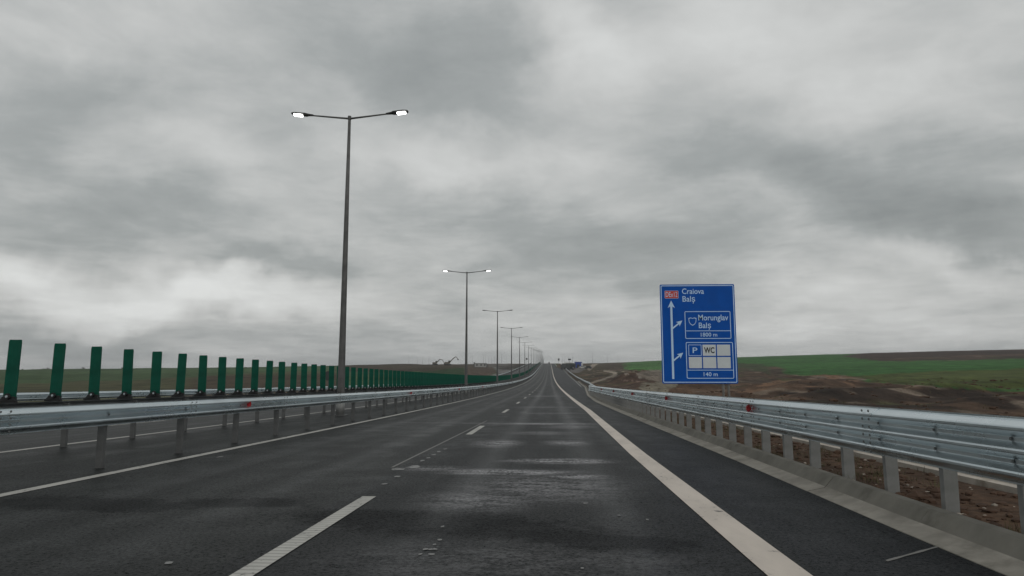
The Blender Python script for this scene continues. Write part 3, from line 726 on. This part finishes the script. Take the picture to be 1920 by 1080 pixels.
# ------------------------------------------------------------------ direction sign
SY = 31.25; SX0 = (1237-VX)/F*SY*1.0; SW = 3.42; SZ0 = .66; SH = 4.58
sign = empty('direction_sign', (SX0, SY, SZ0), 'large blue direction sign reading Craiova and Morunglav on two posts behind the right guardrail', 'road sign')
def rrect(x0, x1, z0, z1, r, n=5):
    pts = []
    for (cx, cz, a0) in ((x1-r, z0+r, -90), (x1-r, z1-r, 0), (x0+r, z1-r, 90), (x0+r, z0+r, 180)):
        for k in range(n+1):
            a = R(a0+90*k/n); pts.append((cx+math.cos(a)*r, cz+math.sin(a)*r))
    return pts
def UV(u, v): return u*SW, v*SH
def flat(name, poly, mat, parent, y, th=.004): 
    return MB().prism(poly, y-th, y, 'y').build(name, mat, parent)
panel_o = flat('panel', rrect(0, SW, 0, SH, .06), MT['blue'], sign, 0, .03)
MB().box(.1, SW-.1, .001, .06, .7, .78).box(.1, SW-.1, .001, .06, 2.2, 2.28).box(.1, SW-.1, .001, .06, 3.7, 3.78).build('back_rail', MT['galv_dull'], sign)
def frame(name, u0, u1, v0, v1, w_, mat, parent, y=-.031, r=.06):
    x0, z0 = UV(u0, v0); x1, z1 = UV(u1, v1); a = rrect(x0, x1, z0, z1, r); b_ = rrect(x0+w_, x1-w_, z0+w_, z1-w_, max(r-w_, .01)); n = len(a)
    vs = [(p_[0], y, p_[1]) for p_ in a+b_]+[(p_[0], y-.003, p_[1]) for p_ in a+b_]; fs = []
    for i in range(n):
        j = (i+1) % n; fs += [(2*n+i, 2*n+j, 3*n+j, 3*n+i), (i, j, 2*n+j, 2*n+i), (n+i, n+j, 3*n+j, 3*n+i)]
    return fix(mk(name, vs, fs, mat, parent))
frame('border', .012, .988, .010, .990, .035, MT['signwhite'], panel_o)
def txt(s_, u0, u1, v0, v1, mat, y=-.032, name='lettering', off=.008):
    cu = D.curves.new('t', 'FONT'); cu.body = s_; cu.size = 1; cu.resolution_u = 3; cu.offset = off
    to = D.objects.new('t', cu); C.objects.link(to); bpy.context.view_layer.update()
    me = D.meshes.new_from_object(to.evaluated_get(bpy.context.evaluated_depsgraph_get())); D.objects.remove(to); 
    me.name = name; co = np.array([q.co[:] for q in me.vertices]); x0, x1 = co[:, 0].min(), co[:, 0].max()
    cap = .69; X0, Z0 = UV(u0, v0); X1, Z1 = UV(u1, v1)
    for q in me.vertices:
        c = q.co; q.co = (X0+(c[0]-x0)/(x1-x0)*(X1-X0), y, Z0+c[1]/cap*(Z1-Z0))
    me.materials.clear(); me.materials.append(mat); o = D.objects.new(name, me); C.objects.link(o); o.parent = sign
    return o
x0, z0 = UV(.063, .857); x1, z1 = UV(.248, .936)
rb = flat('road_number_plate', rrect(x0, x1, z0, z1, .04), MT['signred'], sign, -.031); frame('plate_border', .063, .248, .857, .936, .011, MT['signwhite'], rb, -.0355, .04)
txt('DEx12', .078, .234, .873, .924, MT['signwhite'], -.0365, 'lettering', .0)
txt('Craiova', .298, .592, .903, .958, MT['signwhite']); txt('Bal\u0219', .302, .47, .824, .880, MT['signwhite'])
txt('Morunglav', .505, .902, .633, .690, MT['signwhite']); txt('Bal\u0219', .508, .67, .555, .610, MT['signwhite'])
txt('1800 m', .53, .748, .470, .508, MT['signwhite']); txt('140 m', .55, .735, .074, .113, MT['signwhite'])
for (a, b_, c, d) in ((.323, .934, .447, .725), (.326, .950, .050, .413)): frame('box_frame', a, b_, c, d, .03, MT['signwhite'], sign)
for (a, b_, v) in ((.334, .925, .527), (.337, .941, .134)):
    x0, z0 = UV(a, v); x1, _ = UV(b_, v); flat('divider', [(x0, z0-.014), (x1, z0-.014), (x1, z0+.014), (x0, z0+.014)], MT['signwhite'], sign, -.0305, .003)
for r_, (v0, v1) in enumerate(((.277, .388), (.153, .264))):
    for c_, (u0, u1) in enumerate(((.360, .532), (.548, .722), (.738, .912))):
        x0, z0 = UV(u0, v0); x1, z1 = UV(u1, v1)
        if r_ == 0 and c_ == 0: frame('parking_symbol_frame', u0, u1, v0, v1, .022, MT['signwhite'], sign, r=.02)
        else: flat('blank_square' if (r_, c_) != (0, 1) else 'toilet_square', rrect(x0, x1, z0, z1, .012), MT['signgrey'], sign, -.0305, .003)
txt('P', .415, .478, .305, .360, MT['signwhite']); txt('WC', .566, .704, .305, .360, MT['signdark'], -.0355, 'lettering', .03)
def arrow(pts, tip, base, w, hw, name='arrow'):
    (bx, bz) = UV(*base); (tx, tz) = UV(*tip); d = Vector((tx-bx, tz-bz)); L = d.length; d.normalize(); n = Vector((-d.y, d.x)); hl = hw*1.05
    s_ = Vector((bx, bz)); e2 = s_+d*(L-hl*.8); h0 = s_+d*(L-hl); t_ = s_+d*L
    poly = [s_-n*w/2, e2-n*w/2, h0-n*hw/2, t_, h0+n*hw/2, e2+n*w/2, s_+n*w/2]
    return flat(name, [tuple(q) for q in poly], MT['signwhite'], sign, -.0305+(-.001 if pts else 0), .003)
arrow(0, (.148, .836), (.146, .046), .095, .33); arrow(1, (.290, .632), (.150, .548), .065, .26); arrow(1, (.288, .308), (.150, .225), .065, .26)
sh = [(.372, .655), (.400, .662), (.426, .655), (.452, .662), (.480, .655), (.474, .615), (.455, .592), (.426, .580), (.397, .592), (.378, .615)]
sp_ = flat('road_shield', [UV(*q) for q in sh], MT['signwhite'], sign, -.0305, .003)
cx, cz = UV(.426, .622); flat('shield_field', [(cx+(UV(*q)[0]-cx)*.84, cz+(UV(*q)[1]-cz)*.82) for q in sh], MT['blue'], sp_, -.0338, .002)
gz = Hf(SX0+2.9, SY+.3)-SZ0
for (xx, yy) in ((2.78, .12), (3.02, .12)):
    MB().tube([(xx, yy, gz-.2), (xx, yy, 4.3)], [.055, .055], 12).build('sign_post', MT['whitegalv'], sign, True)
MB().tube([(3.05, 1.5, Hf(SX0+3, SY+1.5)-SZ0-.2), (2.9, .18, 1.6)], [.035, .035], 8).build('brace', MT['galv'], sign, True)

# ------------------------------------------------------------------ small far things
def wheel(mb, x, y, z, r, w): mb.tube([(x-w/2, y, z), (x+w/2, y, z)], [r, r], 14)
def lorry(loc, rz, label, bodymat, cabmat):
    r = empty('lorry', loc, label, 'lorry', None, rz)
    MB().box(-1.2, 1.2, -3.6, 2.2, 1.1, 3.5).build('cargo_box', bodymat, r, bevel=.05)
    MB().prism([(2.3, .55), (4.3, .55), (4.35, 1.7), (4.05, 2.8), (2.3, 2.9)], -1.15, 1.15, 'x').build('cab', cabmat, r, bevel=.06)
    MB().box(-1.0, 1.0, 4.12, 4.36, 1.75, 2.55).build('windscreen', MT['glass'], r)
    MB().box(-.9, .9, -3.5, 4, .7, 1.08).build('chassis', MT['darkpaint'], r)
    for yy in (-2.6, -1.5, 3.2):
        for s_ in (-1, 1):
            q = MB(); wheel(q, s_*.98, yy, .48, .48, .3); q.build('wheel', MT['tyre'], r)
    return r
def car(loc, rz, label, paint):
    r = empty('car', loc, label, 'car', None, rz)
    MB().prism([(-2.1, .35), (2.1, .35), (2.15, .75), (1.2, .95), (-2.05, 1.0), (-2.15, .7)], -.88, .88, 'x').build('body', paint, r, bevel=.05)
    MB().prism([(-1.9, 1.0), (1.1, .97), (.45, 1.45), (-1.3, 1.48)], -.74, .74, 'x').build('cabin', MT['glass'], r, bevel=.04)
    MB().box(-.7, .7, -1.25, .4, 1.47, 1.5).build('roof', paint, r)
    for yy in (-1.3, 1.35):
        for s_ in (-1, 1):
            q = MB(); wheel(q, s_*.78, yy, .33, .33, .2); q.build('wheel', MT['tyre'], r)
    for s_ in (-.62, .62): MB().box(s_-.14, s_+.14, -2.17, -2.1, .62, .78).build('tail_lamp', MT['red'], r)
    return r
car((-.2, 690, Pf(690)), 0, 'small dark car far ahead near the crest of the road', MT['darkpaint'])
lorry(at(1059, 410), R(20), 'dark box lorry parked nearest the exit lane in the far rest area', MT['darkpaint'], MT['darkpaint'])
lorry(at(1068, 425), R(75), 'dark box lorry with a white cab between the nearest lorry and the blue kiosk', MT['darkpaint'], MT['whitepaint'])
car(at(1070, 395), R(60), 'dark parked car in front of the lorries in the rest area', MT['darkpaint'])
car(at(1102, 380), R(70), 'dark parked car right of the blue kiosk in the rest area', MT['darkpaint'])
lorry(at(1063, 470), R(85), 'white box lorry furthest back behind the dark lorries', MT['whitepaint'], MT['whitepaint'])
car(at(1091, 405), R(85), 'white parked car beside the blue kiosk in the rest area', MT['whitepaint'])
kx, ky_, kz = at(1083.5, 430)
kk_ = empty('service_kiosk', (kx, ky_, kz), 'small blue kiosk with white side walls in the far rest area', 'kiosk')
MB().box(-1.9, 1.9, -1.5, 1.5, 0, 3.2).build('wall', MT['bluepaint'], kk_, bevel=.03)
MB().prism([(-2.6, 3.2), (2.6, 3.2), (2.2, 3.75), (-2.2, 3.75)], -1.9, 1.9, 'y').build('roof', MT['bluepaint'], kk_)
MB().box(-2.9, -1.92, -1.3, 1.3, 0, 2.9).build('side_wall', MT['whitepaint'], kk_); MB().box(1.92, 2.9, -1.3, 1.3, 0, 2.9).build('side_wall', MT['whitepaint'], kk_)
MB().box(-.9, .9, -1.53, -1.50, .0, 2.1).build('door', MT['glass'], kk_)
def site_hut(loc, L, label, rz=0):
    r = empty('site_container', loc, label, 'site container', None, rz)
    MB().box(-L/2, L/2, -1.2, 1.2, .35, 2.6).build('wall', MT['hut'], r, bevel=.04); MB().box(-L/2-.1, L/2+.1, -1.3, 1.3, 2.6, 2.75).build('roof', MT['darkpaint'], r)
    MB().box(-L/2-.5, -L/2-.02, -1.3, 1.3, 0, 3.3).build('end_frame', MT['darkpaint'], r); MB().box(L/2+.02, L/2+.3, -1.3, 1.3, 0, 2.4).build('end_frame', MT['darkpaint'], r)
    for k in (-.3, .05, .35): MB().box(L*k-.4, L*k+.4, -1.24, -1.205, 1.3, 2.1).build('window', MT['glass'], r)
    return r
site_hut(at(902, 400), 7.2, 'long pale site container with dark ends on the earth bank behind the second lamp')
def excavator(loc, rz, up, label, s_=1.0):
    r = empty('excavator', loc, label, 'excavator', 'excavators on the earthworks', rz); r.scale = (s_,)*3
    for q in (-1, 1): MB().prism([(-1.9, .1), (1.9, .1), (2.2, .5), (1.9, .9), (-1.9, .9), (-2.2, .5)], q*1.1-.3, q*1.1+.3, 'y').build('track', MT['tyre'], r, bevel=.05)
    MB().box(-2.0, 1.3, -1.25, 1.25, 1.0, 2.1).build('body', MT['yellow'], r, bevel=.1)
    c = MB().box(.2, 1.6, .2, 1.2, 2.1, 3.1).build('cab', MT['darkpaint'], r, bevel=.08)
    a = [(1.2, -.2, 1.8), (3.2, -.2, 4.2), (5.2, -.2, 5.6 if up else 4.0)]
    MB().tube(a, [.3, .32, .2], 6).build('boom', MT['yellow'], r)
    b_ = [a[-1], (6.6, -.2, 4.1 if up else 1.4)]; MB().tube(b_, [.2, .15], 6).build('stick', MT['yellow'], r)
    e = Vector(b_[-1]); MB().prism([(e.x-.5, e.z-.7), (e.x+.4, e.z-.8), (e.x+.3, e.z+.1), (e.x-.1, e.z+.15)], -.7, .3, 'y').build('bucket', MT['darkpaint'], r)
    return r
excavator(at(840, 430), 0, True, 'excavator with raised bent boom on the earthworks left of the second lamp')
excavator(at(816, 440), R(10), False, 'excavator with lowered folded boom, left of the one with the raised boom', .9)
def small_sign(px, y, ztop_px, w_, h_, label, rz=0):
    x = (px-VX)/F*y; g = Hf(x, y) if (x > 9 or x < -20) else Pf(y); zt = EYE+(HY-ztop_px)/F*y
    r = empty('small_sign', (x, y, g), label, 'road sign')
    MB().tube([(0, 0, -.2), (0, 0, zt-g)], [.06, .06], 8).build('sign_post', MT['galv_dull'], r)
    MB().prism(rrect(-w_/2, w_/2, zt-g-h_, zt-g, .15), -.09, -.065, 'y').build('sign_plate', MT['darkpaint'], r)
    return r
small_sign(988, 470, 671.5, 1.1, 1.3, 'small dark sign plate seen among the far lamp posts left of the road')
small_sign(1047.5, 470, 672.5, 1.1, 1.5, 'small dark sign on a post at the right of the far crest')
small_sign(1067.5, 330, 673, 1.5, .7, 'wide dark sign plate above the rest area vehicles')
small_sign(614, 45, 696, .45, .62, 'small black sign between the green blades left of the nearest lamp post')
D.objects['small_sign.003'].location.x = (614-VX)/F*45

# pale stones and clods on the verge, countless
def rocks(name, n, fn, smin, smax, mat, label, cat):
    vs = []; fs = []
    bm = bmesh.new(); bmesh.ops.create_icosphere(bm, subdivisions=1, radius=1); iv = [v.co.copy() for v in bm.verts]; iff = [[q.index for q in f.verts] for f in bm.faces]; bm.free()
    for _ in range(n):
        x, y = fn(); z = Hf(x, y); s_ = random.uniform(smin, smax)*(1 if random.random() < .85 else 1.8); sx_, sy_, sz_ = s_*random.uniform(.7, 1.6), s_*random.uniform(.7, 1.6), s_*random.uniform(.35, .8); a = random.random()*6.28
        b0 = len(vs)
        for c in iv:
            k = random.uniform(.75, 1.2); X_, Y_ = c.x*sx_*k, c.y*sy_*k; vs.append((x+X_*math.cos(a)-Y_*math.sin(a), y+X_*math.sin(a)+Y_*math.cos(a), z+c.z*sz_*k+sz_*.25))
        fs += [tuple(b0+i for i in f) for f in iff]
    return tag(mk(name, vs, fs, mat), label, cat, None, 'stuff')
def near_verge(): 
    y = 2.5+abs(random.gauss(0, 1))*11; return random.uniform(3.5, 8.5+y*.1) , y
def ok():
    while True:
        x, y = near_verge()
        if not (4.95 < x < 5.7) and x > RE(y)+.55: return x, y
rocks('stones', 420, ok, .008, .028, MT['stone'], 'scattered pale pebbles and rubble on the brown verge under the right guardrail', 'stones')
rocks('soil_clods', 2600, ok, .012, .05, MT['clod'], 'loose brown clods of soil on the verge behind the concrete kerb', 'soil')
def mid():
    y = random.uniform(30, 110); return random.uniform(9, 14+y*.45), y
rocks('rubble', 500, mid, .05, .16, MT['clod'], 'coarse brown rubble on the earthworks beyond the right guardrail', 'rubble')

MT['drygrass'] = simple('withered_grass', (.085, .078, .036), .9, 0, .5, 1.5)
vs = []; fs = []
def tuft_at():
    if random.random() < .55:
        y = 2.5+abs(random.gauss(0, 1))*16; return random.uniform(3.55, 4.9 if random.random() < .5 else 9), y
    y = random.uniform(12, 75); return random.uniform(7, 9+y*.5), y
for _ in range(1500):
    x, y = tuft_at()
    if x < RE(y)+.5 or 4.98 < x < 5.65 or fbm(np.array([x]), np.array([y]), 3.5, 3, 77)[0] < -.04: continue
    z = Hf(x, y)-.01; k_ = 1+y/25; hh = random.uniform(.03, .10)*min(k_, 2.5)
    for _b in range(9):
        a = random.random()*6.28; l_ = random.uniform(.2, 1.0)*hh; ox, oy = random.gauss(0, .03)*k_, random.gauss(0, .03)*k_; w_ = .003*k_; b0 = len(vs)
        vs += [(x+ox-w_*math.sin(a), y+oy+w_*math.cos(a), z), (x+ox+w_*math.sin(a), y+oy-w_*math.cos(a), z), (x+ox+math.cos(a)*l_*.7, y+oy+math.sin(a)*l_*.7, z+hh*random.uniform(.6, 1.1))]; fs.append((b0, b0+1, b0+2))
tag(mk('dry_grass', vs, fs, MT['drygrass']), 'thin withered grass growing in the brown verge behind the right kerb', 'grass', None, 'stuff')

# ------------------------------------------------------------------ far bushes and trees on the left horizon
def tree_meshes(seed):
    rr = random.Random(seed); vs = []; fs = []
    hh = rr.uniform(3.2, 5); cl_ = [(rr.uniform(-1.4, 1.4), rr.uniform(-1.4, 1.4), rr.uniform(1.4, hh-.6), rr.uniform(.7, 1.3)) for _ in range(8)]
    for (cx, cy, cz, cr) in cl_:
        for _ in range(60):
            d = Vector((rr.gauss(0, 1), rr.gauss(0, 1), rr.gauss(0, .8))).normalized()*cr*rr.uniform(.45, 1.1); a = Vector((rr.gauss(0, 1), rr.gauss(0, 1), rr.gauss(0, 1))).normalized(); b_ = a.orthogonal().normalized(); s_ = rr.uniform(.12, .26)
            c = Vector((cx, cy, cz))+d; b0 = len(vs); vs += [tuple(c+a*s_), tuple(c+b_*s_), tuple(c-a*s_), tuple(c-b_*s_)]; fs.append((b0, b0+1, b0+2, b0+3))
    return vs, fs
tm = []
for k in range(4):
    r = empty('tree', (0, 0, 0), 'small dark bushy tree on the far left horizon', 'tree', 'bushy trees along the far left horizon')
    tk = MB().tube([(0, 0, -.3), (.05, 0, 1.2), (.1, .05, 2.6)], [.16, .11, .05], 6)
    for q in range(4): a = q*1.7; tk.tube([(.05, 0, 1.2), (math.cos(a)*.9, math.sin(a)*.9, 2.4)], [.07, .03], 5)
    tk.build('trunk', MT['bark'], r); v, f = tree_meshes(k); mk('crown', v, f, MT['leaf'], r); tm.append(r)
index()
pxs = [-8, 8, 28, 52, 60, 78, 118, 126, 131, 150, 166, 190, 208, 216, 236, 262, 268, 282, 300, 318, 345, 352, 370, 392, 404, 430, 438, 452, 470]
for i, px in enumerate(pxs):
    o = tm[i] if i < 4 else copy_tree(tm[i % 4]); y = random.uniform(700, 760); o.location = at(px, y, -.3); s_ = random.uniform(.35, .75); o.scale = (s_*random.uniform(1, 1.6), s_, s_); o.rotation_euler = (0, 0, random.random()*6)
    bx_ = [30, 112, 184, 242, 293, 340, 380, 416, 450]; q = sum(px > v for v in bx_)
    o['label'] = 'small dark bushy tree on far left horizon, '+('left of the blades' if q == 0 else 'between %s and %s blades' % (ORD[q-1], ORD[q]))

# ------------------------------------------------------------------ haze
HZ = True
if HZ:
    m = D.materials.new('haze_air'); m.use_nodes = True; m.node_tree.nodes.clear(); t = NT(m.node_tree)
    pv = t('ShaderNodeVolumePrincipled'); pv.inputs['Color'].default_value = (.88, .90, .92, 1); pv.inputs['Density'].default_value = .0002
    o_ = t('ShaderNodeOutputMaterial'); t.l.new(pv.outputs[0], o_.inputs['Volume'])
    hz_ = MB().box(-3100, 3100, -80, 3600, float(GZ.min())-1.5, float(GZ.max())+30).build('haze', m); tag(hz_, kind='stuff'); hz_['label'] = 'thin grey haze filling the air over the whole plain'; hz_['category'] = 'haze'
